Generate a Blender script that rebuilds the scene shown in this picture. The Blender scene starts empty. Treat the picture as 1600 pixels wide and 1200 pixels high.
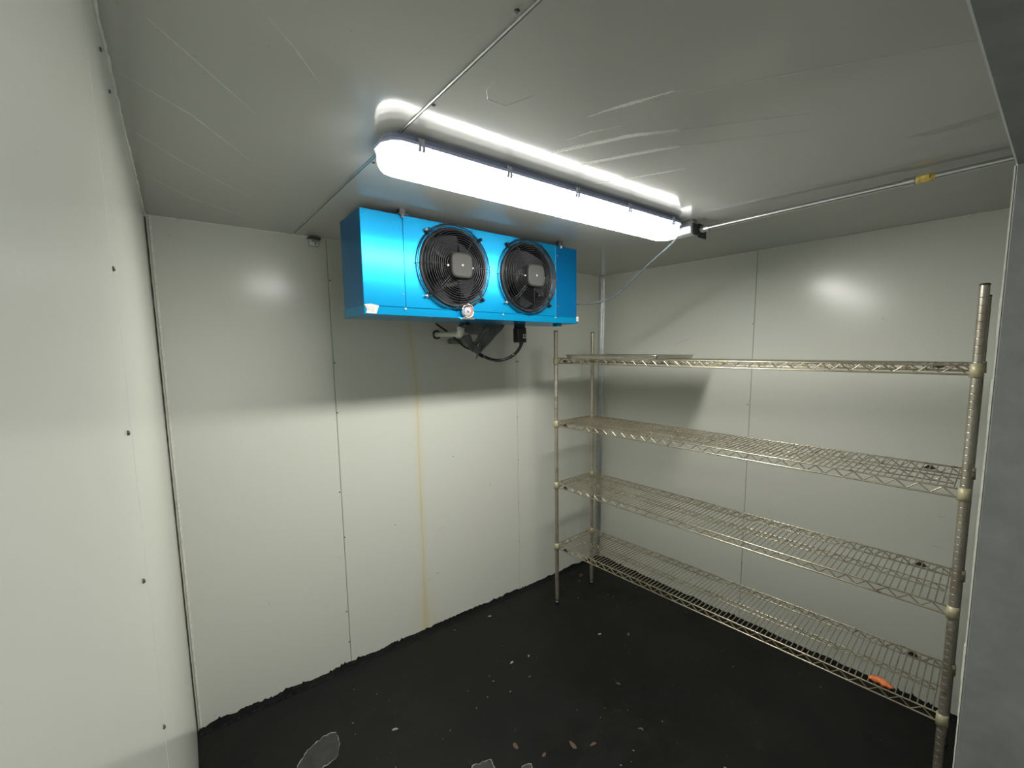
import bpy, math, random
from mathutils import Vector, Matrix
random.seed(7)
scene = bpy.context.scene
COL = scene.collection

# ------------------------------------------------------------------ camera
cam_d = bpy.data.cameras.new('camera')
cam = bpy.data.objects.new('camera', cam_d)
COL.objects.link(cam)
cam_d.sensor_width = 36.0
cam_d.lens = 687.48 / 1600 * 36
cam_d.shift_y = 31.75 / 1600
cam_d.clip_start = 0.005
_yaw, _pitch, _roll = -0.6684, -0.1094, -0.0162
fw = Vector((-math.sin(_yaw) * math.cos(_pitch), math.cos(_yaw) * math.cos(_pitch), math.sin(_pitch)))
r0 = Vector((math.cos(_yaw), math.sin(_yaw), 0))
u0 = r0.cross(fw)
rt = math.cos(_roll) * r0 + math.sin(_roll) * u0
up = -math.sin(_roll) * r0 + math.cos(_roll) * u0
cam.matrix_world = Matrix(((rt.x, up.x, -fw.x, 0), (rt.y, up.y, -fw.y, 0), (rt.z, up.z, -fw.z, 1.6376), (0, 0, 0, 1)))
scene.camera = cam

# ------------------------------------------------------------------ world, exposure
LENS_STRENGTH = 44.0      # underside of the diffuser, below the LED board
SIDE_STRENGTH = 3.2       # lower part of its side wall
RIM_STRENGTH = 0.9        # upper part of its side wall
w = bpy.data.worlds.new('world')
scene.world = w
w.use_nodes = True
w.node_tree.nodes['Background'].inputs[0].default_value = (0.97, 0.98, 1.0, 1)
w.node_tree.nodes['Background'].inputs[1].default_value = 0.55
scene.view_settings.view_transform = 'Standard'
scene.view_settings.look = 'None'
scene.view_settings.gamma = 1.0
scene.view_settings.use_curve_mapping = False
scene.view_settings.exposure = 0.74
scene.cycles.max_bounces = 10
scene.cycles.diffuse_bounces = 6
scene.cycles.glossy_bounces = 4
scene.cycles.caustics_reflective = False


# ------------------------------------------------------------------ materials
def new_mat(name):
    m = bpy.data.materials.new(name)
    m.use_nodes = True
    return m, m.node_tree, m.node_tree.nodes['Principled BSDF']


def N(nt, t, **kw):
    n = nt.nodes.new(t)
    for k, v in kw.items():
        setattr(n, k, v)
    return n


def noise(nt, scale, detail=3, rough=0.5, vec=None):
    n = N(nt, 'ShaderNodeTexNoise')
    n.inputs['Scale'].default_value = scale
    n.inputs['Detail'].default_value = detail
    n.inputs['Roughness'].default_value = rough
    if vec is not None:
        nt.links.new(vec, n.inputs['Vector'])
    return n.outputs['Fac']


def ramp(nt, fac, stops):
    n = N(nt, 'ShaderNodeValToRGB')
    cr = n.color_ramp
    while len(cr.elements) < len(stops):
        cr.elements.new(0.5)
    for e, (p, c) in zip(cr.elements, stops):
        e.position = p
        e.color = (c, c, c, 1) if isinstance(c, (int, float)) else (*c, 1)
    nt.links.new(fac, n.inputs[0])
    return n.outputs[0]


def mixc(nt, fac, a, b):
    n = N(nt, 'ShaderNodeMix', data_type='RGBA')
    for sock, v in ((n.inputs[0], fac), (n.inputs[6], a), (n.inputs[7], b)):
        if hasattr(v, 'links'):
            nt.links.new(v, sock)
        elif isinstance(v, (int, float)):
            sock.default_value = v
        else:
            sock.default_value = (*v, 1)
    return n.outputs[2]


def mth(nt, op, a, b=0.0, clamp=False):
    n = N(nt, 'ShaderNodeMath', operation=op, use_clamp=clamp)
    for i, v in enumerate((a, b)):
        if hasattr(v, 'links'):
            nt.links.new(v, n.inputs[i])
        else:
            n.inputs[i].default_value = v
    return n.outputs[0]


def bump(nt, bsdf, h, strength, dist):
    b = N(nt, 'ShaderNodeBump')
    b.inputs['Strength'].default_value = strength
    b.inputs['Distance'].default_value = dist
    nt.links.new(h, b.inputs['Height'])
    nt.links.new(b.outputs[0], bsdf.inputs['Normal'])


def simple(name, col, rough=0.5, metal=0.0, spec=0.5, var=0.0, vscale=30, bmp=0.0, bscale=200):
    m, nt, b = new_mat(name)
    b.inputs['Base Color'].default_value = (*col, 1)
    b.inputs['Roughness'].default_value = rough
    b.inputs['Metallic'].default_value = metal
    b.inputs['Specular IOR Level'].default_value = spec
    pos = N(nt, 'ShaderNodeNewGeometry').outputs['Position']
    if var:
        f = noise(nt, vscale, 4, 0.6, pos)
        f = ramp(nt, f, [(0.3, 0.0), (0.7, 1.0)])
        nt.links.new(mixc(nt, f, tuple(c * (1 - var) for c in col), tuple(min(1, c * (1 + var)) for c in col)), b.inputs['Base Color'])
    if bmp:
        bump(nt, b, noise(nt, bscale, 2, 0.5, pos), bmp, 0.001)
    return m


def wall_paint(name, col, rough, stain=False, spec=0.5):
    m, nt, b = new_mat(name)
    pos = N(nt, 'ShaderNodeNewGeometry').outputs['Position']
    c = col
    # small grubby specks
    sp = ramp(nt, noise(nt, 38, 2, 0.5, pos), [(0.76, 0.0), (0.79, 1.0)])
    c = mixc(nt, mth(nt, 'MULTIPLY', sp, 0.35), c, (0.30, 0.29, 0.24))
    if stain:
        xyz = N(nt, 'ShaderNodeSeparateXYZ')
        nt.links.new(pos, xyz.inputs[0])
        x, z = xyz.outputs[0], xyz.outputs[2]
        wob = mth(nt, 'MULTIPLY', mth(nt, 'SUBTRACT', noise(nt, 2.6, 1, 0.4, pos), 0.5), 0.022)
        up_ = mth(nt, 'MULTIPLY', mth(nt, 'MAXIMUM', mth(nt, 'SUBTRACT', z, 1.48), 0.0), 0.09)
        xc = mth(nt, 'SUBTRACT', mth(nt, 'ADD', 1.119, wob), up_)
        d = mth(nt, 'ABSOLUTE', mth(nt, 'SUBTRACT', x, xc))
        # half width grows towards the foot of the wall
        foot = mth(nt, 'MAXIMUM', mth(nt, 'SUBTRACT', 0.42, z), 0.0)
        hw = mth(nt, 'ADD', 0.009, mth(nt, 'MULTIPLY', foot, 0.055))
        core = mth(nt, 'SUBTRACT', 1.0, mth(nt, 'DIVIDE', d, hw), clamp=True)
        halo = mth(nt, 'SUBTRACT', 1.0, mth(nt, 'DIVIDE', d, mth(nt, 'MULTIPLY', hw, 4.5)), clamp=True)
        below = ramp(nt, mth(nt, 'SUBTRACT', 1.86, z), [(0.0, 0.0), (0.02, 1.0)])
        brk = ramp(nt, noise(nt, 5, 3, 0.6, pos), [(0.3, 0.45), (0.65, 1.0)])
        core = mth(nt, 'MULTIPLY', mth(nt, 'MULTIPLY', core, below), brk)
        halo = mth(nt, 'MULTIPLY', mth(nt, 'MULTIPLY', halo, below), 0.34)
        c = mixc(nt, halo, c, (0.66, 0.60, 0.36))
        c = mixc(nt, mth(nt, 'MULTIPLY', core, 0.5), c, (0.60, 0.48, 0.18))
    nt.links.new(c, b.inputs['Base Color'])
    b.inputs['Roughness'].default_value = rough
    b.inputs['Specular IOR Level'].default_value = spec
    return m


WALL = (0.66, 0.675, 0.605)
M = {}
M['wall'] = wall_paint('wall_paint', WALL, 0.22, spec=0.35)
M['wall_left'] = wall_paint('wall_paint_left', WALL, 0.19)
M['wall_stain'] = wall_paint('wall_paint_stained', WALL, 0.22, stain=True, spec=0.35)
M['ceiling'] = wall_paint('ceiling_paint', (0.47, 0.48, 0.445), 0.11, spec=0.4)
M['jamb'] = simple('jamb_paint', (0.205, 0.214, 0.208), 0.5, var=0.14, vscale=16)
M['caulk'] = simple('caulk_joint', (0.33, 0.33, 0.28), 0.7)
M['caulk_white'] = simple('caulk_white', (0.74, 0.75, 0.66), 0.5, var=0.15, vscale=60)
M['caulk_dark'] = simple('caulk_dark', (0.06, 0.05, 0.035), 0.7, var=0.4, vscale=14)
M['galv'] = simple('galvanised_steel', (0.62, 0.64, 0.63), 0.35, 0.85, var=0.12, vscale=45)
M['galv_dark'] = simple('galvanised_bracket', (0.09, 0.095, 0.095), 0.45, 0.7, var=0.15, vscale=45)
M['conduit'] = simple('conduit_steel', (0.66, 0.68, 0.68), 0.28, 0.9)
M['screw'] = simple('screw_head', (0.13, 0.13, 0.11), 0.45, 0.6)
M['screw_bright'] = simple('screw_bright', (0.34, 0.35, 0.35), 0.35, 0.6)
M['black_paint'] = simple('black_edge_paint', (0.005, 0.005, 0.006), 0.55, spec=0.2, bmp=0.6, bscale=90)
M['housing'] = simple('fixture_housing', (0.56, 0.62, 0.86), 0.4)
M['clip'] = simple('clear_clip', (0.55, 0.58, 0.66), 0.3)
M['scratch'] = simple('scratch_mark', (0.90, 0.90, 0.86), 0.6)
M['streak_faint'] = simple('streak_faint', (0.56, 0.57, 0.53), 0.3)
M['smudge'] = simple('smudge_mark', (0.38, 0.39, 0.35), 0.35)
M['black_plastic'] = simple('black_plastic', (0.018, 0.018, 0.02), 0.4)
M['guard'] = simple('guard_wire', (0.012, 0.012, 0.014), 0.3, spec=0.35)
M['blade'] = simple('fan_blade_metal', (0.028, 0.029, 0.031), 0.5, 0.1, spec=0.3)
M['motor'] = simple('motor_cap_grey', (0.032, 0.032, 0.030), 0.6, spec=0.3)
M['pvc'] = simple('pvc_pipe', (0.62, 0.66, 0.58), 0.35)
M['rubber'] = simple('black_rubber', (0.012, 0.012, 0.016), 0.5)
M['cable_grey'] = simple('grey_cable', (0.085, 0.105, 0.115), 0.4)
M['insulation'] = simple('foil_insulation', (0.12, 0.13, 0.125), 0.7, var=0.35, vscale=25, bmp=0.5, bscale=60)
M['white'] = simple('torn_white_film', (0.80, 0.80, 0.76), 0.5, var=0.1, vscale=90)
M['torn'] = simple('torn_film_corner', (0.42, 0.42, 0.40), 0.6, var=0.15, vscale=90)
M['dial'] = simple('dial_face', (0.36, 0.34, 0.32), 0.5)
M['dial_red'] = simple('dial_red', (0.30, 0.03, 0.025), 0.5)
M['dial_black'] = simple('dial_black', (0.03, 0.03, 0.03), 0.4)
M['dial_blue'] = simple('dial_blue', (0.05, 0.09, 0.25), 0.5)
M['chrome'] = simple('chrome', (0.62, 0.63, 0.64), 0.24, 1.0)
M['tray'] = simple('sheet_pan_aluminium', (0.52, 0.52, 0.49), 0.34, 0.95, var=0.12, vscale=18)
M['orange'] = simple('orange_scrap', (0.62, 0.17, 0.045), 0.6, var=0.45, vscale=60, bmp=0.4, bscale=120)
M['tag_dark'] = simple('tarnished_tag', (0.03, 0.028, 0.024), 0.5)
M['yellow'] = simple('yellow_tape', (0.72, 0.55, 0.16), 0.5, var=0.3, vscale=120)
M['chip_brown'] = simple('brown_chip', (0.085, 0.05, 0.03), 0.6)
M['chip_white'] = simple('white_scrap', (0.30, 0.31, 0.30), 0.6)
M['concrete'] = simple('bare_concrete', (0.034, 0.035, 0.034), 0.7, var=0.35, vscale=22, bmp=0.7, bscale=80)
M['chip_rim'] = simple('paint_chip_rim', (0.26, 0.27, 0.265), 0.6, var=0.5, vscale=50)

m, nt, b = new_mat('floor_black_paint')
pos = N(nt, 'ShaderNodeNewGeometry').outputs['Position']
c = mixc(nt, ramp(nt, noise(nt, 2.2, 6, 0.65, pos), [(0.35, 0.0), (0.72, 1.0)]), (0.0030, 0.0033, 0.0033), (0.0062, 0.0063, 0.0056))
dust = ramp(nt, noise(nt, 9, 8, 0.75, pos), [(0.60, 0.0), (0.75, 1.0)])
c = mixc(nt, mth(nt, 'MULTIPLY', dust, 0.30), c, (0.05, 0.045, 0.038))
speck = ramp(nt, noise(nt, 70, 1, 0.4, pos), [(0.785, 0.0), (0.80, 1.0)])
c = mixc(nt, speck, c, (0.08, 0.075, 0.065))
nt.links.new(c, b.inputs['Base Color'])
nt.links.new(ramp(nt, noise(nt, 4, 5, 0.6, pos), [(0.3, 0.30), (0.7, 0.55)]), b.inputs['Roughness'])
b.inputs['Specular IOR Level'].default_value = 0.27
bump(nt, b, noise(nt, 14, 4, 0.6, pos), 0.25, 0.003)
M['floor'] = m

# blue film over the cooler's sheet metal
def blue_film(name, c0, c1):
    m, nt, b = new_mat(name)
    pos = N(nt, 'ShaderNodeNewGeometry').outputs['Position']
    f = noise(nt, 6, 3, 0.6, pos)
    nt.links.new(mixc(nt, ramp(nt, f, [(0.25, 0.0), (0.75, 1.0)]), c0, c1), b.inputs['Base Color'])
    b.inputs['Metallic'].default_value = 0.65
    b.inputs['Roughness'].default_value = 0.25
    M[name] = m


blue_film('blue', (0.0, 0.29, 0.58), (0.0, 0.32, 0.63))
blue_film('blue_shaded', (0.0, 0.17, 0.44), (0.0, 0.19, 0.47))  # same film; shade of the casing and right panel put into the colour

# tarnished chrome wire
m, nt, b = new_mat('tarnished_wire')
pos = N(nt, 'ShaderNodeNewGeometry').outputs['Position']
c = mixc(nt, ramp(nt, noise(nt, 6, 4, 0.6, pos), [(0.35, 0.0), (0.7, 1.0)]), (0.54, 0.49, 0.36), (0.34, 0.29, 0.20))
c = mixc(nt, ramp(nt, noise(nt, 30, 3, 0.6, pos), [(0.60, 0.0), (0.72, 0.8)]), c, (0.17, 0.10, 0.05))
nt.links.new(c, b.inputs['Base Color'])
b.inputs['Metallic'].default_value = 0.85
b.inputs['Roughness'].default_value = 0.32
M['wire'] = m
m, nt, b = new_mat('tarnished_post')
pos = N(nt, 'ShaderNodeNewGeometry').outputs['Position']
c = mixc(nt, ramp(nt, noise(nt, 7, 4, 0.6, pos), [(0.35, 0.0), (0.7, 1.0)]), (0.52, 0.50, 0.42), (0.36, 0.31, 0.23))
c = mixc(nt, ramp(nt, noise(nt, 26, 4, 0.65, pos), [(0.58, 0.0), (0.72, 0.75)]), c, (0.20, 0.125, 0.07))
nt.links.new(c, b.inputs['Base Color'])
b.inputs['Metallic'].default_value = 0.8
b.inputs['Roughness'].default_value = 0.34
M['post'] = m
M['collar'] = simple('yellowed_collar', (0.47, 0.43, 0.27), 0.45, 0.2, var=0.25, vscale=40)

for key, st_ in (('lens', LENS_STRENGTH), ('lens_side', SIDE_STRENGTH), ('lens_rim', RIM_STRENGTH)):
    m, nt, b = new_mat('lit_diffuser_' + key)
    b.inputs['Base Color'].default_value = (0.9, 0.9, 0.9, 1)
    b.inputs['Emission Color'].default_value = (1.0, 0.985, 0.93, 1)
    b.inputs['Emission Strength'].default_value = st_
    M[key] = m


# ------------------------------------------------------------------ mesh helpers
class MB:
    def __init__(self):
        self.v, self.f, self.s = [], [], []

    def add(self, verts, faces, smooth=False):
        o = len(self.v)
        self.v += [Vector(p) for p in verts]
        self.f += [tuple(i + o for i in fc) for fc in faces]
        self.s += [smooth] * len(faces)

    def box(self, a, b, rot=0.0):
        (x0, y0, z0), (x1, y1, z1) = a, b
        vs = [Vector((x, y, z)) for z in (z0, z1) for y in (y0, y1) for x in (x0, x1)]
        if rot:
            c_ = Vector(((x0 + x1) / 2, (y0 + y1) / 2, 0))
            vs = [Matrix.Rotation(rot, 3, 'Z') @ (p - c_) + c_ for p in vs]
        self.add(vs, [(0, 2, 3, 1), (4, 5, 7, 6), (0, 1, 5, 4), (2, 6, 7, 3), (0, 4, 6, 2), (1, 3, 7, 5)])

    def bbox(self, a, b, e=0.004):
        """box with bevelled edges"""
        lo, hi = Vector(a), Vector(b)
        e = min(e, *((hi[i] - lo[i]) * 0.45 for i in range(3)))
        vs, idx = [], {}
        for sx in (0, 1):
            for sy in (0, 1):
                for sz in (0, 1):
                    cor = [hi[i] if s else lo[i] for i, s in enumerate((sx, sy, sz))]
                    for ax in range(3):
                        p = list(cor)
                        for k in range(3):
                            if k != ax:
                                p[k] += -e if (sx, sy, sz)[k] else e
                        idx[(sx, sy, sz, ax)] = len(vs)
                        vs.append(p)
        fs = []
        for ax in range(3):
            o1, o2 = [k for k in range(3) if k != ax]
            for s in (0, 1):
                q = []
                for a1, a2 in ((0, 0), (1, 0), (1, 1), (0, 1)):
                    k = [0, 0, 0]; k[ax] = s; k[o1] = a1; k[o2] = a2
                    q.append(idx[(*k, ax)])
                fs.append(tuple(q))
            for a1 in (0, 1):
                for a2 in (0, 1):
                    k0 = [0, 0, 0]; k1 = [0, 0, 0]
                    k0[ax] = 0; k1[ax] = 1
                    for kk in (k0, k1):
                        kk[o1] = a1; kk[o2] = a2
                    fs.append((idx[(*k0, o1)], idx[(*k1, o1)], idx[(*k1, o2)], idx[(*k0, o2)]))
        for k in [(a_, b_, c_) for a_ in (0, 1) for b_ in (0, 1) for c_ in (0, 1)]:
            fs.append(tuple(idx[(*k, ax)] for ax in range(3)))
        self.add(vs, fs)

    def tube(self, pts, r, n=8, closed=False, smooth=True, cap=True):
        pts = [Vector(p) for p in pts]
        L = len(pts)
        rr = r if isinstance(r, (list, tuple)) else [r] * L
        rings = []
        prev = None
        for i, p in enumerate(pts):
            if closed:
                t = pts[(i + 1) % L] - pts[i - 1]
            else:
                t = pts[min(i + 1, L - 1)] - pts[max(i - 1, 0)]
            t.normalize()
            if prev is None:
                a = Vector((0, 0, 1)) if abs(t.z) < 0.9 else Vector((1, 0, 0))
                nrm = t.cross(a).normalized()
            else:
                nrm = (prev - t * prev.dot(t)).normalized()
            prev = nrm
            bi = t.cross(nrm)
            rings.append([p + rr[i] * (math.cos(2 * math.pi * k / n) * nrm + math.sin(2 * math.pi * k / n) * bi) for k in range(n)])
        vs = [q for rg in rings for q in rg]
        fs = []
        for i in range(L if closed else L - 1):
            j = (i + 1) % L
            for k in range(n):
                k2 = (k + 1) % n
                fs.append((i * n + k, i * n + k2, j * n + k2, j * n + k))
        self.add(vs, fs, smooth)
        if cap and not closed:
            self.add(rings[0], [tuple(range(n - 1, -1, -1))])
            self.add(rings[-1], [tuple(range(n))])

    def lathe(self, prof, origin, axis='y', n=24, smooth=True):
        """prof: (radius, offset along axis)"""
        ax = {'x': Vector((1, 0, 0)), 'y': Vector((0, 1, 0)), 'z': Vector((0, 0, 1))}[axis]
        e1 = Vector((0, 0, 1)) if axis != 'z' else Vector((1, 0, 0))
        e2 = ax.cross(e1)
        o = Vector(origin)
        vs = [o + ax * h + r * (math.cos(2 * math.pi * k / n) * e1 + math.sin(2 * math.pi * k / n) * e2) for r, h in prof for k in range(n)]
        fs = []
        for i in range(len(prof) - 1):
            for k in range(n):
                k2 = (k + 1) % n
                fs.append((i * n + k, i * n + k2, (i + 1) * n + k2, (i + 1) * n + k))
        self.add(vs, fs, smooth)

    def prism(self, outline, axis, a, b_):
        """outline of 2-D points extruded along an axis ('x','y' or 'z') between a and b_"""
        def P(p, h):
            return {'x': (h, p[0], p[1]), 'y': (p[0], h, p[1]), 'z': (p[0], p[1], h)}[axis]
        n = len(outline)
        vs = [P(p, a) for p in outline] + [P(p, b_) for p in outline]
        self.add(vs, [tuple(range(n)), tuple(range(2 * n - 1, n - 1, -1))] + [(i, (i + 1) % n, n + (i + 1) % n, n + i) for i in range(n)])


def root_of(o):
    off = Vector((0, 0, 0))
    while o is not None:
        off += o.location
        o = o.parent
    return off


def obj(name, mb, mat, parent=None, at=None, fix=True):
    """mesh coordinates in mb are world coordinates; `at` is where the object's own origin goes"""
    me = bpy.data.meshes.new(name)
    org = Vector(at) if at is not None else (root_of(parent) if parent is not None else Vector((0, 0, 0)))
    me.from_pydata([tuple(p - org) for p in mb.v], [], mb.f)
    me.polygons.foreach_set('use_smooth', mb.s)
    me.update()
    if fix:
        import bmesh
        bm = bmesh.new()
        bm.from_mesh(me)
        bmesh.ops.recalc_face_normals(bm, faces=bm.faces)
        bm.to_mesh(me)
        bm.free()
    me.materials.append(M[mat])
    o = bpy.data.objects.new(name, me)
    COL.objects.link(o)
    o.parent = parent
    o.location = org - (root_of(parent) if parent is not None else Vector((0, 0, 0)))
    return o


def thing(name, label, cat, loc, group=None):
    o = bpy.data.objects.new(name, None)
    o.empty_display_size = 0.05
    COL.objects.link(o)
    o.location = loc
    tag(o, label, cat, group)
    return o


def tag(o, label, cat, group=None):
    o['label'] = label
    o['category'] = cat
    o['kind'] = 'thing'
    if group:
        o['group'] = group
    return o


def struct(name, mb, mat):
    o = obj(name, mb, mat)
    o['kind'] = 'structure'
    return o


def lerp(a, b, t):
    return a + (b - a) * t


# ------------------------------------------------------------------ the room's surfaces
YF, YB = 0.085, 2.285          # inner face of the front wall, back wall


def ceil_z(x, y):
    t = (y - 0.1) / 2.185
    return lerp(lerp(2.205, 2.190, (x + 0.06) / 2.76), lerp(2.211, 2.235, x / 2.72), t)


def right_x(y, z):
    t = (y - 0.2) / 2.08
    return lerp(lerp(2.651, 2.679, t), lerp(2.70, 2.72, t), z / 2.22)


def left_x(y):
    return -0.009 - 0.0245 * (2.287 - y)


S_BACK = lambda u, v, d: (u, YB - d, v)                       # u = x, v = z, d = out of the surface into the room
S_LEFT = lambda u, v, d: (left_x(u) + d, u, v)                # u = y
S_RIGHT = lambda u, v, d: (right_x(u, v) - d, u, v)
S_CEIL = lambda u, v, d: (u, v, ceil_z(u, v) - d)             # u = x, v = y
S_FLOOR = lambda u, v, d: (u, v, d)


def panel(S, u0, u1, v0, v1, front, back, n=4, e=0.0015):
    """a slab on a surface with a small chamfer round its face; v0/v1 may be functions of u"""
    mb = MB()
    fv0 = v0 if callable(v0) else (lambda u: v0)
    fv1 = v1 if callable(v1) else (lambda u: v1)
    us = [u0, u0 + e] + [lerp(u0 + e, u1 - e, i / n) for i in range(1, n)] + [u1 - e, u1]
    m_ = len(us)
    vs = []
    for iu, u in enumerate(us):
        a, b_ = fv0(u), fv1(u)
        col = [a, a + e] + [lerp(a + e, b_ - e, i / n) for i in range(1, n)] + [b_ - e, b_]
        for iv, v in enumerate(col):
            edge = iu in (0, m_ - 1) or iv in (0, len(col) - 1)
            vs.append(S(u, v, front - (e if edge else 0)))
    k = m_
    fs = [(i * k + j, (i + 1) * k + j, (i + 1) * k + j + 1, i * k + j + 1) for i in range(k - 1) for j in range(k - 1)]
    mb.add(vs, fs, False)
    # skirt back to the substrate
    bord = [i * k for i in range(k)] + [(k - 1) * k + j for j in range(1, k)] + [i * k + k - 1 for i in range(k - 2, -1, -1)] + [j for j in range(k - 2, 0, -1)]
    us_v = []
    for i in bord:
        iu, iv = divmod(i, k)
        u = us[iu]
        a, b_ = fv0(u), fv1(u)
        col = [a, a + e] + [lerp(a + e, b_ - e, q / n) for q in range(1, n)] + [b_ - e, b_]
        us_v.append(S(u, col[iv], back))
    mb.add([vs[i] for i in bord] + us_v, [(i, (i + 1) % len(bord), len(bord) + (i + 1) % len(bord), len(bord) + i) for i in range(len(bord))])
    return mb


G = 0.0016                                                     # half a joint
SUB = -0.004                                                   # substrate behind the panels

# floor
fl = struct('floor', panel(S_FLOOR, -2.5, 2.95, -4.0, 2.40, 0.0, -0.10, n=6), 'floor')

# back wall
bw = MB()
bw.box((-0.2, YB - SUB, -0.05), (2.95, YB + 0.12, 2.36))
wall_back = struct('wall_back', bw, 'caulk')
for a, b_, mt in ((-0.012, 0.672 - G, 'wall'), (0.672 + G, 1.850 - G, 'wall_stain'), (1.850 + G, 2.73, 'wall')):
    obj('wall_panel', panel(S_BACK, a, b_, 0.001, lambda u: ceil_z(u, YB) + 0.003, 0.0, SUB), mt, wall_back)
# left wall
lw = MB()
lw.add([S_LEFT(y, z, d) for y in (-1.3, YB + 0.01) for z in (-0.05, 2.34) for d in (SUB, -0.12)],
       [(0, 1, 3, 2), (4, 6, 7, 5), (0, 2, 6, 4), (1, 5, 7, 3), (0, 4, 5, 1), (2, 3, 7, 6)])
wall_left = struct('wall_left', lw, 'caulk')
for a, b_ in ((-1.3, -0.31 - G), (-0.31 + G, 0.858 - G), (0.858 + G, YB - 0.001)):
    obj('wall_panel', panel(S_LEFT, a, b_, 0.001, lambda u: ceil_z(-0.03, u) + 0.003, 0.0, SUB), 'wall_left', wall_left)
# right wall
rw = MB()
rw.add([S_RIGHT(y, z, d) for y in (-0.06, YB + 0.01) for z in (-0.05, 2.34) for d in (SUB, -0.12)],
       [(0, 1, 3, 2), (4, 6, 7, 5), (0, 2, 6, 4), (1, 5, 7, 3), (0, 4, 5, 1), (2, 3, 7, 6)])
wall_right = struct('wall_right', rw, 'caulk')
for a, b_ in ((-0.045, 1.150 - G), (1.150 + G, YB - 0.001)):
    obj('wall_panel', panel(S_RIGHT, a, b_, 0.001, lambda u: ceil_z(2.7, u) + 0.003, 0.0, SUB), 'wall', wall_right)
# front wall with the doorway the camera stands in: right of the opening, and the header over it
XJ, ZL = 1.20, 1.955
fwm = MB()
fwm.bbox((XJ, -0.045, 0.0), (2.80, YF, 2.20), 0.003)
struct('wall_front', fwm, 'jamb')
hd = MB()
hd.bbox((-0.16, -0.045, ZL), (XJ - 0.0005, YF, 2.202), 0.003)
struct('trim_1', hd, 'jamb')                                    # header over the doorway
# light metal edge strip on the jamb's inner corner
ed = MB()
for i in range(26):
    z0 = i * 0.0752
    j = random.uniform(-0.0008, 0.0008)
    ed.box((XJ + 0.001, YF - 0.0005, z0), (XJ + 0.018, YF + 0.0022 + j, z0 + 0.0752))
struct('trim_2', ed, 'caulk_white')
# ceiling
cm_ = MB()
cm_.add([S_CEIL(x, y, d) for x in (-0.2, 2.90) for y in (-0.06, YB + 0.12) for d in (SUB, -0.14)],
        [(0, 1, 3, 2), (4, 6, 7, 5), (0, 2, 6, 4), (1, 5, 7, 3), (0, 4, 5, 1), (2, 3, 7, 6)])
ceiling = struct('ceiling', cm_, 'caulk')
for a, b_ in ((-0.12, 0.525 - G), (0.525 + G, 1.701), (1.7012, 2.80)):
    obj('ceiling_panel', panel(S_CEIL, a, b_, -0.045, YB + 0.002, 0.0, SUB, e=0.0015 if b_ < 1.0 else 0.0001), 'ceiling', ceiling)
# thin metal strip bridging the ceiling joint
st = MB()
st.box((0.5175, 0.06, 2.198), (0.5215, 2.27, 2.2032))
st.v = [Vector((p.x + 0.0, p.y, ceil_z(p.x, p.y) - (0.0022 if p.z < 2.2 else -0.001))) for p in st.v]
obj('joint_strip', st, 'galv', ceiling)


def beads(S, path, r, mat, name, parent=None, jit=0.0008, n=60):
    pts = []
    for i in range(n + 1):
        t = i / n * (len(path) - 1)
        k = min(int(t), len(path) - 2)
        u = lerp(path[k][0], path[k + 1][0], t - k)
        v = lerp(path[k][1], path[k + 1][1], t - k)
        d = lerp(path[k][2], path[k + 1][2], t - k)
        p = Vector(S(u, v, d)) + Vector([random.uniform(-jit, jit) for _ in range(3)])
        pts.append(p)
    mb = MB()
    mb.tube(pts, [r * random.uniform(0.75, 1.25) for _ in pts], 6)
    if parent is None:
        return struct(name, mb, mat)
    return obj(name, mb, mat, parent)


# caulk lines where the planes meet
beads(lambda u, v, d: (left_x(u) + 0.001, u, ceil_z(0, u) - 0.001), [(0.0, 0, 0), (YB, 0, 0)], 0.0045, 'caulk_white', 'trim_3', n=110)
beads(lambda u, v, d: (u, YB - 0.001, ceil_z(u, YB) - 0.001), [(0.0, 0, 0), (2.72, 0, 0)], 0.0035, 'caulk_white', 'trim_4', n=110)
beads(lambda u, v, d: (right_x(u, 2.2) - 0.001, u, ceil_z(2.7, u) - 0.001), [(0.1, 0, 0), (YB, 0, 0)], 0.0035, 'caulk_white', 'trim_5', n=90)
# left back corner: a pale strip with a dark open joint beside it
t6 = MB()
t6.bbox((0.0025, YB - 0.003, 0.0), (0.0105, YB + 0.001, 2.206), 0.001)
struct('trim_6', t6, 'caulk_white')
beads(lambda u, v, d: (left_x(2.28) + 0.003, YB - 0.003, u), [(0.0, 0, 0), (2.2, 0, 0)], 0.0024, 'caulk_dark', 'trim_7', jit=0.0004, n=90)
# right back corner: a folded metal angle
t8 = MB()
ztop = 2.226
for (a0, a1, d0, d1) in ((0, 1, 0, 0),):
    zs = (0.012, ztop)
    prof = lambda z: [(right_x(YB, z) - 0.045, YB - 0.001), (right_x(YB, z) - 0.045, YB - 0.003), (right_x(YB, z) - 0.006, YB - 0.004),
                      (right_x(YB, z) - 0.003, YB - 0.006), (right_x(YB, z) - 0.003, YB - 0.022), (right_x(YB, z) - 0.0005, YB - 0.022), (right_x(YB, z) + 0.002, YB + 0.001)]
    vs = [(p[0], p[1], z) for z in zs for p in prof(z)]
    n_ = 7
    t8.add(vs, [tuple(range(n_)), tuple(range(2 * n_ - 1, n_ - 1, -1))] + [(i, (i + 1) % n_, n_ + (i + 1) % n_, n_ + i) for i in range(n_)])
struct('trim_8', t8, 'galv')


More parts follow.
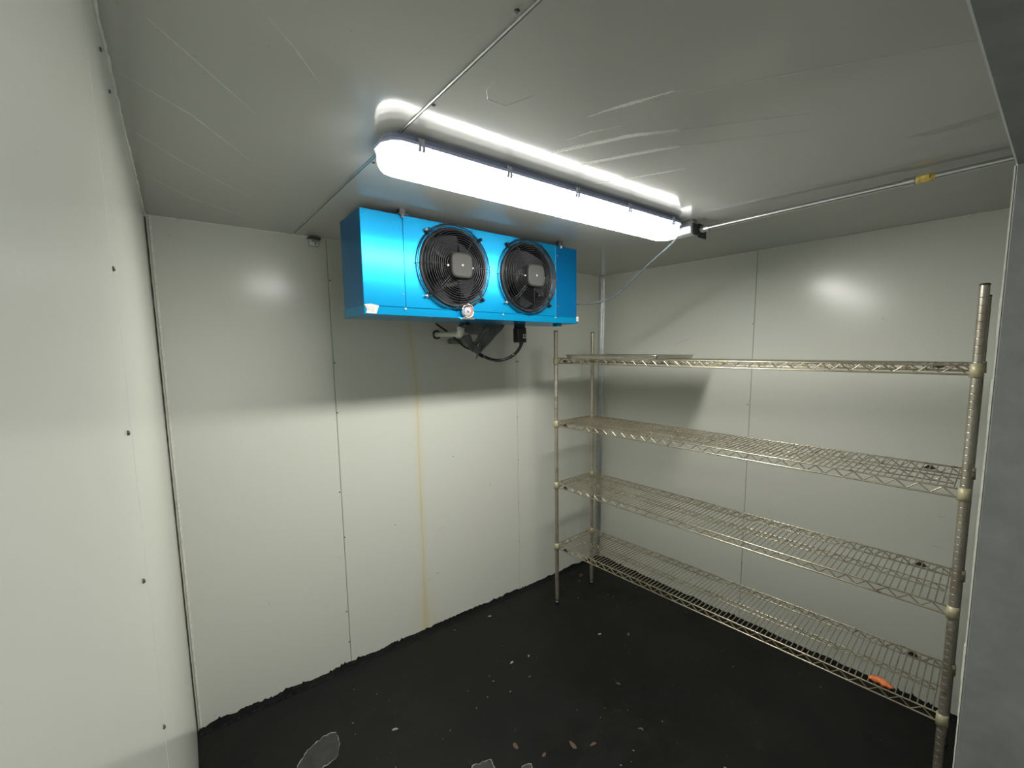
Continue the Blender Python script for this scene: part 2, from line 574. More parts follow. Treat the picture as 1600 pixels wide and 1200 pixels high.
# black ragged paint edge at the foot of the walls
def ragged(S, u0, u1, hmin, hmax, n, seedv, floor_w):
    rnd = random.Random(seedv)
    mb = MB()
    hs = []
    h = (hmin + hmax) / 2
    for i in range(n + 1):
        h += rnd.uniform(-1, 1) * (hmax - hmin) * 0.35
        h = min(max(h, hmin), hmax)
        hs.append(h + (rnd.uniform(0, 0.012) if rnd.random() < 0.06 else 0))
    vs = []
    for i in range(n + 1):
        u = lerp(u0, u1, i / n)
        fwid = floor_w + rnd.uniform(-0.003, 0.003)
        vs += [S(u, 0.0, fwid), S(u, 0.0045 + rnd.uniform(0, 0.0015), fwid - 0.004), S(u, 0.0035, fwid - 0.013), S(u, 0.006, 0.007), S(u, hs[i] * 0.6, 0.0045), S(u, hs[i], 0.003), S(u, hs[i], -0.001), S(u, 0.0, -0.001)]
    k = 8
    mb.add(vs, [(i * k + j, (i + 1) * k + j, (i + 1) * k + (j + 1) % k, i * k + (j + 1) % k) for i in range(n) for j in range(k)], False)
    mb.add(vs[:k], [tuple(range(k))])
    mb.add(vs[-k:], [tuple(range(k))])
    return mb


struct('baseboard_back', ragged(S_BACK, 0.0, 2.655, 0.006, 0.019, 420, 3, 0.038), 'black_paint')
struct('baseboard_right', ragged(S_RIGHT, 0.09, 2.24, 0.006, 0.015, 330, 5, 0.03), 'black_paint')


# screws and rivets on walls and ceiling
def screws(S, spots, parent, r=0.0042, mat='screw'):
    for k, (u, v) in enumerate(spots):
        mb = MB()
        c0, c1, c2 = Vector(S(u, v, -0.0005)), Vector(S(u, v, 0.0016)), Vector(S(u, v, 0.0030))
        mb.tube([c0, c1, c2], [r, r, r * 0.6], 8, smooth=False)
        obj('screw', mb, mat, parent, at=c0)


screws(S_BACK, [(0.678, 2.02), (0.677, 1.618), (0.676, 1.366), (0.664, 0.955), (0.676, 0.709), (0.663, 0.302), (0.667, 0.13)], wall_back, 0.0038)
screws(S_BACK, [(1.847, 1.227), (1.852, 0.935), (1.847, 0.630), (1.847, 0.355)], wall_back, 0.003)
screws(S_BACK, [(0.953, 0.706), (1.342, 1.037), (1.613, 0.808), (1.210, 0.337)], wall_back, 0.0028)
screws(S_LEFT, [(0.855, 1.770), (0.804, 1.540), (0.787, 1.331), (0.844, 1.065), (1.155, 2.142), (1.05, 2.160)], wall_left, 0.0036)
screws(S_RIGHT, [(1.163, 1.331), (1.149, 0.360), (1.155, 1.80)], wall_right, 0.003)
screws(S_CEIL, [(0.507, 0.612), (0.531, 0.942), (0.535, 1.315)], ceiling, 0.005)


# scuffs scratched along the ceiling: thin slivers standing a hair off the panel
def sliver(mb, S, pts, wid, d=0.0004, jit=0.0):
    P = []
    for i in range(len(pts) - 1):
        m_ = 10
        for k in range(m_):
            P.append((lerp(pts[i][0], pts[i + 1][0], k / m_), lerp(pts[i][1], pts[i + 1][1], k / m_)))
    P.append(pts[-1])
    L = len(P)
    vs = []
    for i, (u, v) in enumerate(P):
        a, b_ = P[max(i - 1, 0)], P[min(i + 1, L - 1)]
        du, dv = b_[0] - a[0], b_[1] - a[1]
        l_ = math.hypot(du, dv) or 1
        nu, nv = -dv / l_, du / l_
        t = i / (L - 1)
        w_ = wid * (0.25 + 0.75 * math.sin(math.pi * min(max(t, 0.04), 0.96))) * random.uniform(0.6, 1.2)
        ju, jv = random.uniform(-jit, jit), random.uniform(-jit, jit)
        u, v = u + ju, v + jv
        vs += [S(u + nu * w_, v + nv * w_, -0.0002), S(u, v, d), S(u - nu * w_, v - nv * w_, -0.0002)]
    fs = []
    for i in range(L - 1):
        fs += [(3 * i, 3 * i + 3, 3 * i + 4, 3 * i + 1), (3 * i + 1, 3 * i + 4, 3 * i + 5, 3 * i + 2)]
    mb.add(vs, fs)


def scuff(main, strands, spread, wid=0.0016):
    mb = MB()
    for s in range(strands):
        t0 = random.uniform(0, 0.6)
        t1 = min(1, t0 + random.uniform(0.2, 0.6))
        if s == 0:
            t0, t1 = 0, 1
        pts = []
        off = random.uniform(-spread, spread) if s else 0
        for k in range(7):
            t = lerp(t0, t1, k / 6) * (len(main) - 1)
            i = min(int(t), len(main) - 2)
            pts.append((lerp(main[i][0], main[i + 1][0], t - i) + off, lerp(main[i][1], main[i + 1][1], t - i) + random.uniform(-0.002, 0.002)))
        sliver(mb, S_CEIL, pts, wid, jit=0.0018 if s else 0.0006)
    o = obj('scratch', mb, 'scratch', ceiling, fix=False)
    return o


scuff([(0.848, 0.766), (0.884, 0.666), (0.915, 0.584), (0.935, 0.56)], 9, 0.006, 0.0019)
scuff([(0.897, 0.63), (0.918, 0.577)], 4, 0.004)
scuff([(0.892, 0.877), (0.913, 0.806), (0.948, 0.743)], 2, 0.003)
scuff([(0.902, 0.995), (0.951, 0.874), (1.008, 0.759), (1.081, 0.665)], 26, 0.010, 0.0019)
scuff([(1.015, 1.004), (1.082, 0.870), (1.162, 0.714)], 26, 0.010, 0.0019)
scuff([(1.189, 1.035), (1.259, 0.908), (1.314, 0.784)], 9, 0.006, 0.0018)
mb = MB()
for pts, wd in (([(0.915, 0.63), (1.033, 0.434), (1.218, 0.147)], 0.0024), ([(1.081, 0.665), (1.26, 0.43)], 0.0012), ([(1.162, 0.714), (1.36, 0.45)], 0.0012),
                ([(0.015, 0.985), (0.091, 1.073), (0.219, 1.223)], 0.003), ([(0.165, 0.854), (0.238, 0.929), (0.304, 1.012)], 0.002),
                ([(-0.02, 1.475), (0.085, 1.624), (0.291, 1.847)], 0.0022), ([(-0.02, 1.213), (0.102, 1.317), (0.245, 1.508)], 0.003),
                ([(-0.015, 1.785), (0.131, 1.976), (0.354, 2.146)], 0.002),
                ([(0.582, 0.761), (0.593, 0.821), (0.615, 0.849), (0.664, 0.847), (0.690, 0.777)], 0.0012)):
    sliver(mb, S_CEIL, pts, wd, d=0.0003)
obj('faint_streak', mb, 'streak_faint', ceiling, fix=False)  # thin, slightly paler streaks across the ceiling
mb = MB()
for k in range(7):
    x = 1.60 + k * 0.006
    sliver(mb, S_CEIL, [(x, 0.32 - k * 0.008), (x + 0.008, 0.21), (x + 0.004, 0.14)], 0.0025, d=0.0003, jit=0.001)
obj('smudge', mb, 'smudge', ceiling, fix=False)
mb = MB()
for a, c_ in (((1.20, 0.60), (1.29, 0.62)), ((1.09, 0.30), (1.23, 0.34)), ((0.62, 0.62), (0.66, 0.60)), ((0.30, 0.50), (0.32, 0.45)), ((0.55, 0.38), (0.58, 0.36))):
    sliver(mb, S_BACK, [a, c_], 0.0012, d=0.0003, jit=0.001)
obj('scuff_mark', mb, 'smudge', wall_back, fix=False)
mb = MB()
for a, c_ in (((0.32, 0.891), (0.295, 0.893)), ((0.33, 0.752), (0.29, 0.755)), ((1.65, 1.70), (1.55, 1.73))):
    sliver(mb, S_RIGHT, [a, c_], 0.0022, d=0.0003, jit=0.001)
obj('scuff_mark', mb, 'smudge', wall_right, fix=False)


# bare patches where the black floor paint has come off
def blob(cx, cy, rx, ry, ang, seedv, n=46, rough=0.18):
    rnd = random.Random(seedv)
    ph = [(rnd.uniform(0, 6.28), rnd.uniform(0.3, 1)) for _ in range(6)]
    out = []
    for i in range(n):
        a = 2 * math.pi * i / n
        r = 1 + sum(rough / (k + 1) * am * math.sin((k + 2) * a + p) for k, (p, am) in enumerate(ph)) + rnd.uniform(-0.05, 0.05)
        x, y = rx * r * math.cos(a), ry * r * math.sin(a)
        out.append((cx + x * math.cos(ang) - y * math.sin(ang), cy + x * math.sin(ang) + y * math.cos(ang)))
    return out


def patch(cx, cy, rx, ry, ang, seedv):
    ol = blob(cx, cy, rx, ry, ang, seedv, 60, 0.42)
    mb = MB()
    mb.add([(cx, cy, 0.0015)] + [(x, y, 0.0015) for x, y in ol] + [(x, y, -0.001) for x, y in ol],
           [(0, i + 1, (i + 1) % 60 + 1) for i in range(60)] + [(i + 1, 61 + i, 61 + (i + 1) % 60, (i + 1) % 60 + 1) for i in range(60)])
    p = obj('bare_patch', mb, 'concrete', fl)
    rim = MB()
    rim.tube([(x + random.uniform(-.0015, .0015), y + random.uniform(-.0015, .0015), 0.0018) for x, y in ol], [random.uniform(0.0002, 0.0030) for _ in ol], 5, closed=True)
    obj('flaked_rim', rim, 'chip_rim', p)


patch(0.365, 1.80, 0.115, 0.072, math.radians(55), 11)
patch(0.868, 1.335, 0.045, 0.034, 0.4, 12)
patch(1.00, 1.22, 0.028, 0.02, 0.2, 13)
rnd = random.Random(21)
mb = MB()
for cx, cy, r_ in ((1.105, 1.224, .009), (1.04, 1.33, .012), (1.23, 1.18, .014), (1.30, 1.13, .010), (1.52, 1.05, .007), (2.33, 2.15, .018), (2.26, 2.10, .010),
                   (1.35, 1.60, .006), (1.66, 1.28, .008), (2.02, 1.49, .010), (0.98, 1.10, .010), (1.14, 1.03, .011)):
    ol = blob(cx, cy, r_ * 1.5, r_ * 0.7, rnd.uniform(0, 3), rnd.randint(0, 999), 12)
    mb.prism(ol, 'z', 0.0, 0.0016)
o = obj('brown_flecks', mb, 'chip_brown', fl)
o['kind'] = 'stuff'
mb = MB()
for k in range(70):
    x, y = rnd.uniform(0.4, 2.5), rnd.uniform(0.6, 2.2)
    r_ = rnd.uniform(0.0008, 0.0028)
    mb.prism(blob(x, y, r_ * rnd.uniform(1, 2.2), r_, rnd.uniform(0, 3), k, 7), 'z', 0.0, 0.0012)
o = obj('pale_specks', mb, 'chip_rim', fl)
o['kind'] = 'stuff'


def scrap(cx, cy, rx, ry, ang, seedv, label, h=0.004):
    ol = blob(cx, cy, rx, ry, ang, seedv, 16, 0.22)
    mb = MB()
    n_ = len(ol)
    mb.add([(x, y, 0.0) for x, y in ol] + [(lerp(cx, x, .8), lerp(cy, y, .8), h * random.uniform(.7, 1.2)) for x, y in ol] + [(cx, cy, h * 1.1)],
           [tuple(range(n_ - 1, -1, -1))] + [(i, (i + 1) % n_, n_ + (i + 1) % n_, n_ + i) for i in range(n_)] + [(n_ + i, n_ + (i + 1) % n_, 2 * n_) for i in range(n_)], False)
    o_ = obj('scrap', mb, 'chip_white', None, at=(cx, cy, 0))
    tag(o_, label, 'scrap')


scrap(0.679, 1.735, 0.0135, 0.005, -0.5, 31, 'small white chip lying alone on the black floor above the big bare patch')
scrap(1.499, 2.162, 0.012, 0.0045, -0.6, 32, 'tiny pale chip on the black floor close to the foot of the back wall', 0.003)
scrap(1.345, 1.741, 0.013, 0.005, 0.3, 33, 'tiny pale sliver on the middle of the black floor', 0.003)
scrap(1.447, 1.722, 0.007, 0.005, 0.9, 34, 'tiny bright crumb on the black floor amid pale specks', 0.004)
scrap(1.894, 1.60, 0.011, 0.005, -0.2, 35, 'tiny pale chip on the black floor in front of the rack', 0.003)

# ------------------------------------------------------------------ ceiling light
LX0, LX1, LY = 0.480, 1.808, 1.142
LT = ceil_z(1.1, 1.1)
fix_rot = math.radians(-1.1)
lamp = thing('ceiling_light', 'long lit white vapour-tight batten light on the ceiling in front of the blue cooler', 'light', (LX0 + 0.66, LY, LT))
ZR = 2.183


def lamp_pt(x, y, z):
    p = Matrix.Rotation(fix_rot, 3, 'Z') @ Vector((x - 1.1, y, 0))
    return (p.x + 1.1, p.y + LY, z)


def plan(hw, inset, ch, n=1):
    """plan outline of the fixture: rounded-hexagon ends"""
    x0, x1 = LX0 + inset, LX1 - inset
    pts = []
    for (cx, s) in ((x1, 1), (x0, -1)):
        a = [(cx - s * ch, -hw * s), (cx - s * ch * 0.45, -hw * 0.80 * s), (cx - s * ch * 0.08, -hw * 0.34 * s), (cx - s * ch * 0.08, hw * 0.34 * s), (cx - s * ch * 0.45, hw * 0.80 * s), (cx - s * ch, hw * s)]
        pts += a
    return pts


def loft(layers, closed_top=True, closed_bot=True, smooth=True):
    mb_ = MB()
    n_ = len(layers[0][0])
    vs = []
    for ol, z in layers:
        vs += [lamp_pt(x, y, z) for x, y in ol]
    fs = []
    for L_ in range(len(layers) - 1):
        for i in range(n_):
            j = (i + 1) % n_
            fs.append((L_ * n_ + i, L_ * n_ + j, (L_ + 1) * n_ + j, (L_ + 1) * n_ + i))
    mb_.add(vs, fs, smooth)
    if closed_top:
        mb_.add(vs[:n_], [tuple(range(n_))])
    if closed_bot:
        mb_.add(vs[-n_:], [tuple(range(n_))])
    return mb_


obj('housing', loft([(plan(0.050, 0.010, 0.035), LT - 0.0005), (plan(0.054, 0.006, 0.035), LT - 0.010), (plan(0.058, 0.002, 0.04), ZR + 0.009), (plan(0.0655, -0.003, 0.045), ZR + 0.007), (plan(0.0655, -0.003, 0.045), ZR), (plan(0.0600, 0.0, 0.045), ZR + 0.0005)], smooth=False), 'housing', lamp)
dif = obj('diffuser', loft([(plan(0.0535, 0.004, 0.045), ZR - 0.0400), (plan(0.046, 0.010, 0.042), ZR - 0.049), (plan(0.030, 0.03, 0.03), ZR - 0.053)]), 'lens', lamp)
obj('diffuser_side', loft([(plan(0.0572, 0.0020, 0.045), ZR - 0.0225), (plan(0.0560, 0.0025, 0.045), ZR - 0.034), (plan(0.0537, 0.0038, 0.045), ZR - 0.0398)], False, False), 'lens_side', dif)
obj('diffuser_rim', loft([(plan(0.0590, 0.001, 0.045), ZR - 0.0004), (plan(0.0580, 0.0015, 0.045), ZR - 0.010), (plan(0.0573, 0.0020, 0.045), ZR - 0.0223)], False, False), 'lens_rim', dif)
for s in (-1, 1):
    for cx in (0.573, 0.858, 1.145, 1.425, 1.708):
        mb = MB()
        y0 = s * 0.0670
        pr = [(y0 - s * 0.006, ZR + 0.019), (y0 + s * 0.003, ZR + 0.016), (y0 + s * 0.004, ZR - 0.010), (y0 - s * 0.0005, ZR - 0.016), (y0 - s * 0.0015, ZR - 0.012), (y0 + s * 0.0005, ZR - 0.006), (y0 + s * 0.0005, ZR + 0.013), (y0 - s * 0.007, ZR + 0.015)]
        for dx in (-0.008, 0.003):
            vs = [lamp_pt(cx + dx + e_, p[0], p[1]) for e_ in (0, 0.006) for p in pr]
            mb.add(vs, [tuple(range(8)), tuple(range(15, 7, -1))] + [(i, (i + 1) % 8, 8 + (i + 1) % 8, 8 + i) for i in range(8)])
        vs = [lamp_pt(cx + e_, y0 + s * q, z_) for e_ in (-0.004, 0.005) for q, z_ in ((0.0, ZR + 0.012), (0.0055, ZR + 0.012), (0.0055, ZR - 0.004), (0.0, ZR - 0.004))]
        mb.add(vs, [(0, 1, 2, 3), (7, 6, 5, 4)] + [(i, (i + 1) % 4, 4 + (i + 1) % 4, 4 + i) for i in range(4)])
        obj('clip', mb, 'clip', lamp)
# cable gland at the fixture's end
mb = MB()
mb.tube([lamp_pt(LX1 - 0.004, 0, ZR + 0.008), lamp_pt(LX1 + 0.012, 0, ZR + 0.008), lamp_pt(LX1 + 0.0125, 0, ZR + 0.008), lamp_pt(LX1 + 0.024, 0, ZR + 0.008)], [0.014, 0.014, 0.010, 0.010], 12, smooth=False)
obj('cable_gland', mb, 'black_plastic', lamp)

# junction box
jb = thing('junction_box', 'small galvanised junction box on the ceiling at the end of the light', 'electrical box', (1.85, 1.10, 2.17))
BX0, BX1, BY0, BY1, BZ0 = 1.828, 1.874, 1.052, 1.165, 2.150
mb = MB()
mb.bbox((BX0, BY0, BZ0), (BX1, BY1, ceil_z(1.81, 1.08) - 0.0005), 0.004)
obj('box_body', mb, 'galv', jb)
mb = MB()
mb.bbox((BX1 - 0.001, BY0 - 0.006, BZ0 - 0.012), (BX1 + 0.068, BY0 - 0.0035, BZ0 + 0.048), 0.001)
mb.bbox((BX1 - 0.040, BY0 - 0.0035, BZ0 - 0.004), (BX1 + 0.03, BY0 + 0.0005, BZ0 + 0.044), 0.001)
obj('cover_plate', mb, 'galv_dark', jb)
for dx, dz in ((0.032, 0.0), (0.055, 0.03)):
    mb = MB()
    mb.tube([(BX1 + dx, BY0 - 0.0055, BZ0 + dz), (BX1 + dx, BY0 - 0.009, BZ0 + dz)], 0.0032, 8, smooth=False)
    obj('screw', mb, 'screw_bright', jb)

# conduit along the ceiling to the door wall
cd = thing('conduit', 'thin galvanised conduit pipe along the ceiling from the junction box to the door wall', 'conduit', (1.88, 0.55, 2.18))
cz = lambda y: lerp(2.173, 2.176, (1.04 - y) / 0.95)
cxx = lambda y: lerp(1.892, 1.955, (1.04 - y) / 0.95)
P = [(cxx(y), y, cz(y)) for y in [1.045 - i * 0.0959 for i in range(11)]]
mb = MB()
mb.tube(P, 0.0092, 12)
obj('pipe', mb, 'conduit', cd)
mb = MB()
mb.tube([(cxx(y), y, cz(y)) for y in (1.0455, 1.008)], 0.0135, 12, smooth=False)
mb.tube([(cxx(y), y, cz(y)) for y in (1.040, 1.030)], 0.0165, 6, smooth=False)
obj('connector', mb, 'galv', cd)
mb = MB()
mb.tube([(cxx(y), y, cz(y)) for y in (0.380, 0.3795, 0.352, 0.3515)], [0.0095, 0.0125, 0.0125, 0.0095], 12, smooth=False)
obj('coupling', mb, 'galv', cd)
mb = MB()
yy = [0.350, 0.345, 0.335, 0.322, 0.312, 0.304]
mb.tube([(cxx(y), y, cz(y)) for y in yy], [0.0098, 0.0130, 0.0120, 0.0134, 0.0122, 0.0098], 12, smooth=False)
mb.bbox((cxx(.33) - 0.016, 0.315, cz(.33) - 0.006), (cxx(.33) - 0.009, 0.338, cz(.33) + 0.008), 0.002)
tp = obj('tape', mb, 'yellow', cd)
tp['label'] = 'yellowed tape wrapped around the conduit'
# ------------------------------------------------------------------ the blue unit cooler
UX0, UX1, UY0, UY1, UZ0, UZL, UZ1 = 0.612, 1.762, 1.660, 1.885, 1.803, 1.838, 2.190
S0, S1 = 0.782, 1.608
cool = thing('unit_cooler', 'wide blue film-covered evaporator cooler with two black fans hung from the ceiling', 'cooler', (1.187, 1.77, UZ0))
T = 0.0015
mb = MB()
mb.bbox((UX0, UY0 + 0.004, UZL), (UX0 + 0.003, UY1, UZ1), 0.001)        # left cheek
mb.bbox((UX1 - 0.003, UY0 + 0.004, UZL), (UX1, UY1, UZ1), 0.001)        # right cheek
mb.bbox((UX0, UY0 + 0.004, UZ1 - 0.002), (UX1, UY1 - 0.02, UZ1), 0.001)  # top
mb.bbox((UX0, UY0 + 0.004, UZL - 0.001), (UX1, UY1, UZL + 0.002), 0.001)
# rounded fold at the back top edge
fold = [(UY1 - 0.02 + 0.02 * math.sin(a), UZ1 - 0.02 + 0.02 * math.cos(a)) for a in [i * math.pi / 12 for i in range(7)]]
fold_i = [(UY1 - 0.02 + 0.018 * math.sin(a), UZ1 - 0.02 + 0.018 * math.cos(a)) for a in [i * math.pi / 12 for i in range(6, -1, -1)]]
mb.prism(fold + fold_i, 'x', UX0, UX1)
mb.bbox((UX0, UY1 - 0.002, UZL), (UX0 + 0.02, UY1, UZ1 - 0.018), 0.0008)
mb.bbox((UX1 - 0.02, UY1 - 0.002, UZL), (UX1, UY1, UZ1 - 0.018), 0.0008)
obj('casing', mb, 'blue_shaded', cool)
mb = MB()
for k in range(230):                                              # fin pack at the back
    x = S0 + 0.01 + k * (S1 - S0 - 0.02) / 229
    mb.box((x, UY1 - 0.075, UZL + 0.006), (x + 0.0006, UY1 - 0.006, UZ1 - 0.006))
o = obj('coil_fins', mb, 'galv_dark', cool, fix=False)
o['kind'] = 'stuff'
mb = MB()
mb.bbox((S0, UY1 - 0.095, UZL + 0.003), (S1, UY1 - 0.092, UZ1 - 0.003), 0.0008)
obj('coil_screen', mb, 'black_plastic', cool)
for a, b_ in ((UX0, S0 - 0.0012), (S1 + 0.0012, UX1)):
    mb = MB()
    mb.bbox((a, UY0, UZL + 0.001), (b_, UY0 + 0.004, UZ1), 0.0012)
    sp = obj('side_panel', mb, 'blue' if a == UX0 else 'blue_shaded', cool)
    for z_ in (UZL + 0.05, UZ1 - 0.05):
        s_ = MB()
        xx = b_ - 0.010 if a == UX0 else a + 0.012
        s_.tube([(xx, UY0 + 0.001, z_), (xx, UY0 - 0.002, z_)], 0.0034, 8, smooth=False)
        obj('screw', s_, 'screw', sp)
FANS = [(1.010, 2.0145), (1.4200, 2.0135)]
FR = 0.155
XM = (FANS[0][0] + FANS[1][0]) / 2
mb = MB()
for (cx, cz_), xa, xb in ((FANS[0], S0, XM), (FANS[1], XM, S1)):
    n_ = 48
    inner, outer = [], []
    for k in range(n_):
        a = 2 * math.pi * k / n_ + math.pi / n_
        ca, sa = math.cos(a), math.sin(a)
        inner.append((cx + FR * ca, UY0, cz_ + FR * sa))
        tx = ((xb - cx) if ca > 0 else (cx - xa)) / max(abs(ca), 1e-6)
        tz = ((UZ1 - cz_) if sa > 0 else (cz_ - UZL - 0.001)) / max(abs(sa), 1e-6)
        t = min(tx, tz)
        outer.append((cx + t * ca, UY0, cz_ + t * sa))
    vs = inner + outer + [(x, y + 0.004, z) for x, y, z in inner] + [(x, y + 0.004, z) for x, y, z in outer]
    fs = []
    for k in range(n_):
        j = (k + 1) % n_
        fs += [(k, j, n_ + j, n_ + k), (2 * n_ + k, 3 * n_ + k, 3 * n_ + j, 2 * n_ + j), (k, 2 * n_ + k, 2 * n_ + j, j), (n_ + k, n_ + j, 3 * n_ + j, 3 * n_ + k)]
    mb.add(vs, fs)
    # rectangle corners
    for X in (xa, xb):
        for Z in (UZL + 0.001, UZ1):
            near = sorted(outer, key=lambda p: abs(p[0] - X) + abs(p[2] - Z))[:6]
            e1 = [p for p in outer if abs(p[0] - X) < 1e-5]
            e2 = [p for p in outer if abs(p[2] - Z) < 1e-5]
            if e1 and e2:
                p1 = min(e1, key=lambda p: abs(p[2] - Z)); p2 = min(e2, key=lambda p: abs(p[0] - X))
                mb.add([p1, (X, UY0, Z), p2, (X, UY0 + 0.004, Z), (p1[0], UY0 + .004, p1[2]), (p2[0], UY0 + .004, p2[2])], [(0, 1, 2), (3, 4, 5), (0, 1, 3, 4), (1, 2, 5, 3)])
obj('front_panel', mb, 'blue', cool, fix=False)
# pale film-free line at the right joint
mb = MB()
mb.box((S1 - 0.0010, UY0 - 0.0008, UZL + 0.002), (S1 + 0.0010, UY0 + 0.001, UZ1 - 0.002))
obj('joint_edge', mb, 'chrome', cool)

for fi, (cx, cz_) in enumerate(FANS):
    mb = MB()   # venturi ring
    mb.lathe([(FR + 0.010, 0.0), (FR + 0.010, -0.003), (FR + 0.005, -0.009), (FR - 0.002, -0.006), (FR - 0.004, 0.0), (FR - 0.006, 0.060), (FR - 0.004, 0.062), (FR - 0.001, 0.010), (FR + 0.010, 0.0)], (cx, UY0 - 0.0002, cz_), 'y', 48)
    fan = obj('fan', mb, 'black_plastic', cool, at=(cx, UY0, cz_))
    fan['label'] = 'black fan with wire guard, ' + ('nearer the thermometer' if fi == 0 else 'beside the narrow end panel')
    # blades
    for k in range(5):
        b0 = MB()
        base = 2 * math.pi * k / 5 + (0.35 if fi == 0 else 0.8)
        nr, na = 7, 7
        vs = []
        for i in range(nr):
            r_ = lerp(0.052, FR - 0.016, i / (nr - 1))
            span = lerp(0.62, 0.98, i / (nr - 1))
            sweep = 0.30 * (i / (nr - 1)) ** 1.5
            for j in range(na):
                t = j / (na - 1) - 0.5
                a = base + sweep + t * span
                y = UY0 + 0.034 + t * 0.050 + 0.006 * math.cos(t * math.pi)
                vs.append((cx + r_ * math.cos(a), y, cz_ + r_ * math.sin(a)))
        nv = len(vs)
        vs2 = [(x, y + 0.0015, z) for x, y, z in vs]
        fs = [(i * na + j, i * na + j + 1, (i + 1) * na + j + 1, (i + 1) * na + j) for i in range(nr - 1) for j in range(na - 1)]
        fs2 = [tuple(nv + q for q in reversed(f_)) for f_ in fs]
        b0.add(vs + vs2, fs + fs2, True)
        obj('fan_blade', b0, 'blade', fan, fix=False)
    mb = MB()
    mb.lathe([(0.0, 0.020), (0.050, 0.020), (0.056, 0.026), (0.056, 0.070), (0.0, 0.070)], (cx, UY0, cz_), 'y', 24)
    obj('hub', mb, 'black_plastic', fan)
    # guard
    mb = MB()
    yg = UY0 - 0.046
    rings = [0.062 + i * 0.0093 for i in range(11)]
    for i, r_ in enumerate(rings):
        yy_ = yg + (0.0 if i < 8 else [0.003, 0.008, 0.015][i - 8])
        mb.tube([(cx + r_ * math.cos(a), yy_, cz_ + r_ * math.sin(a)) for a in [2 * math.pi * k / 48 for k in range(48)]], 0.0014, 5, closed=True)
    for r_, yy_ in ((0.1660, UY0 - 0.026), (0.1715, UY0 - 0.018), (0.1760, UY0 - 0.010), (0.1800, UY0 - 0.004)):
        mb.tube([(cx + r_ * math.cos(a), yy_, cz_ + r_ * math.sin(a)) for a in [2 * math.pi * k / 56 for k in range(56)]], 0.0016, 5, closed=True)
    for ang in (0, 60, 130, 180, 225, 270, 315):
        a = math.radians(ang)
        for off in ((-0.005, 0.005) if ang in (225, 315, 130) else (0,)):
            pts = []
            for r_, yy_ in ((0.058, yg - 0.002), (0.09, yg - 0.002), (0.135, yg - 0.002), (0.155, yg + 0.008), (0.167, yg + 0.022), (0.177, UY0 - 0.008), (0.190, UY0 - 0.003)):
                pts.append((cx + r_ * math.cos(a) - off * math.sin(a), yy_, cz_ + r_ * math.sin(a) + off * math.cos(a)))
            mb.tube(pts, 0.0015, 5)
    obj('fan_guard', mb, 'guard', fan)
    # fixing tabs with bright bolts
    for ang in ((135, 222, 45, 318) if fi == 0 else (133, 222, 318)):
        a = math.radians(ang)
        mb = MB()
        px_, pz_ = cx + 0.190 * math.cos(a), cz_ + 0.190 * math.sin(a)
        pz_ = min(max(pz_, UZL + 0.012), UZ1 - 0.012)
        mb.tube([(cx + 0.170 * math.cos(a), UY0 - 0.006, cz_ + 0.170 * math.sin(a)), (px_, UY0 - 0.004, pz_)], [0.005, 0.008], 8, smooth=False)
        tb = obj('guard_tab', mb, 'guard', fan)
        mb = MB()
        mb.tube([(px_, UY0 - 0.001, pz_), (px_, UY0 - 0.014, pz_), (px_, UY0 - 0.0165, pz_)], [0.0065, 0.0065, 0.004], 6, smooth=False)
        obj('bolt', mb, 'screw_bright' if ang in (135, 222) else 'guard', tb)
    # motor with a rounded square cap
    mb = MB()
    hs, ym = 0.0515, UY0 - 0.068

    def sq(h_, n_=40, p_=4.5):
        out = []
        for k in range(n_):
            a = 2 * math.pi * k / n_
            c_, s_ = math.cos(a), math.sin(a)
            q = (abs(c_) ** p_ + abs(s_) ** p_) ** (-1 / p_)
            out.append((cx + h_ * q * c_, cz_ + h_ * q * s_))
        return out
    lay = [(0.046, UY0 + 0.02), (0.050, yg + 0.004), (hs, ym + 0.012), (hs, ym + 0.005), (hs - 0.003, ym + 0.001), (hs - 0.009, ym)]
    vs = []
    for h_, y in lay:
        vs += [(x, y, z) for x, z in sq(h_)]
    fs = [(L_ * 40 + i, L_ * 40 + (i + 1) % 40, (L_ + 1) * 40 + (i + 1) % 40, (L_ + 1) * 40 + i) for L_ in range(len(lay) - 1) for i in range(40)]
    mb.add(vs, fs, True)
    mb.add(vs[-40:], [tuple(range(40))])
    mo = obj('motor_cap', mb, 'motor', fan)
    mb = MB()
    mb.lathe([(0.0, -0.0018), (0.0045, -0.0012), (0.0055, 0.0)], (cx, ym, cz_), 'y', 12)
    obj('centre_plug', mb, 'screw_bright', mo)
    for dx in (-0.062, 0.058):
        mb = MB()
        mb.tube([(cx + dx, UY0 - 0.045, cz_ - 0.004), (cx + dx, UY0 - 0.056, cz_ - 0.004)], 0.0036, 8, smooth=False)
        obj('bolt', mb, 'screw_bright', mo)

# drip pan
mb = MB()
mb.bbox((UX0 - 0.002, UY0 - 0.005, UZ0), (UX1 + 0.002, UY0 - 0.003, UZL), 0.0008)
mb.bbox((UX0 - 0.002, UY0 - 0.005, UZ0), (UX1 + 0.002, UY1 + 0.002, UZ0 + 0.002), 0.0008)
mb.bbox((UX0 - 0.002, UY0 - 0.005, UZ0), (UX0 - 0.0004, UY1 + 0.002, UZL), 0.0006)
mb.bbox((UX1 + 0.0004, UY0 - 0.005, UZ0), (UX1 + 0.002, UY1 + 0.002, UZL), 0.0006)
mb.bbox((UX0 - 0.002, UY1 + 0.0004, UZ0), (UX1 + 0.002, UY1 + 0.002, UZL), 0.0006)
mb.bbox((UX0 - 0.003, UY0 - 0.008, UZL - 0.002), (UX1 + 0.003, UY0 - 0.002, UZL + 0.001), 0.0008)
mb.bbox((1.66, 1.70, UZ0 - 0.012), (1.69, 1.74, UZ0 + 0.001), 0.002)
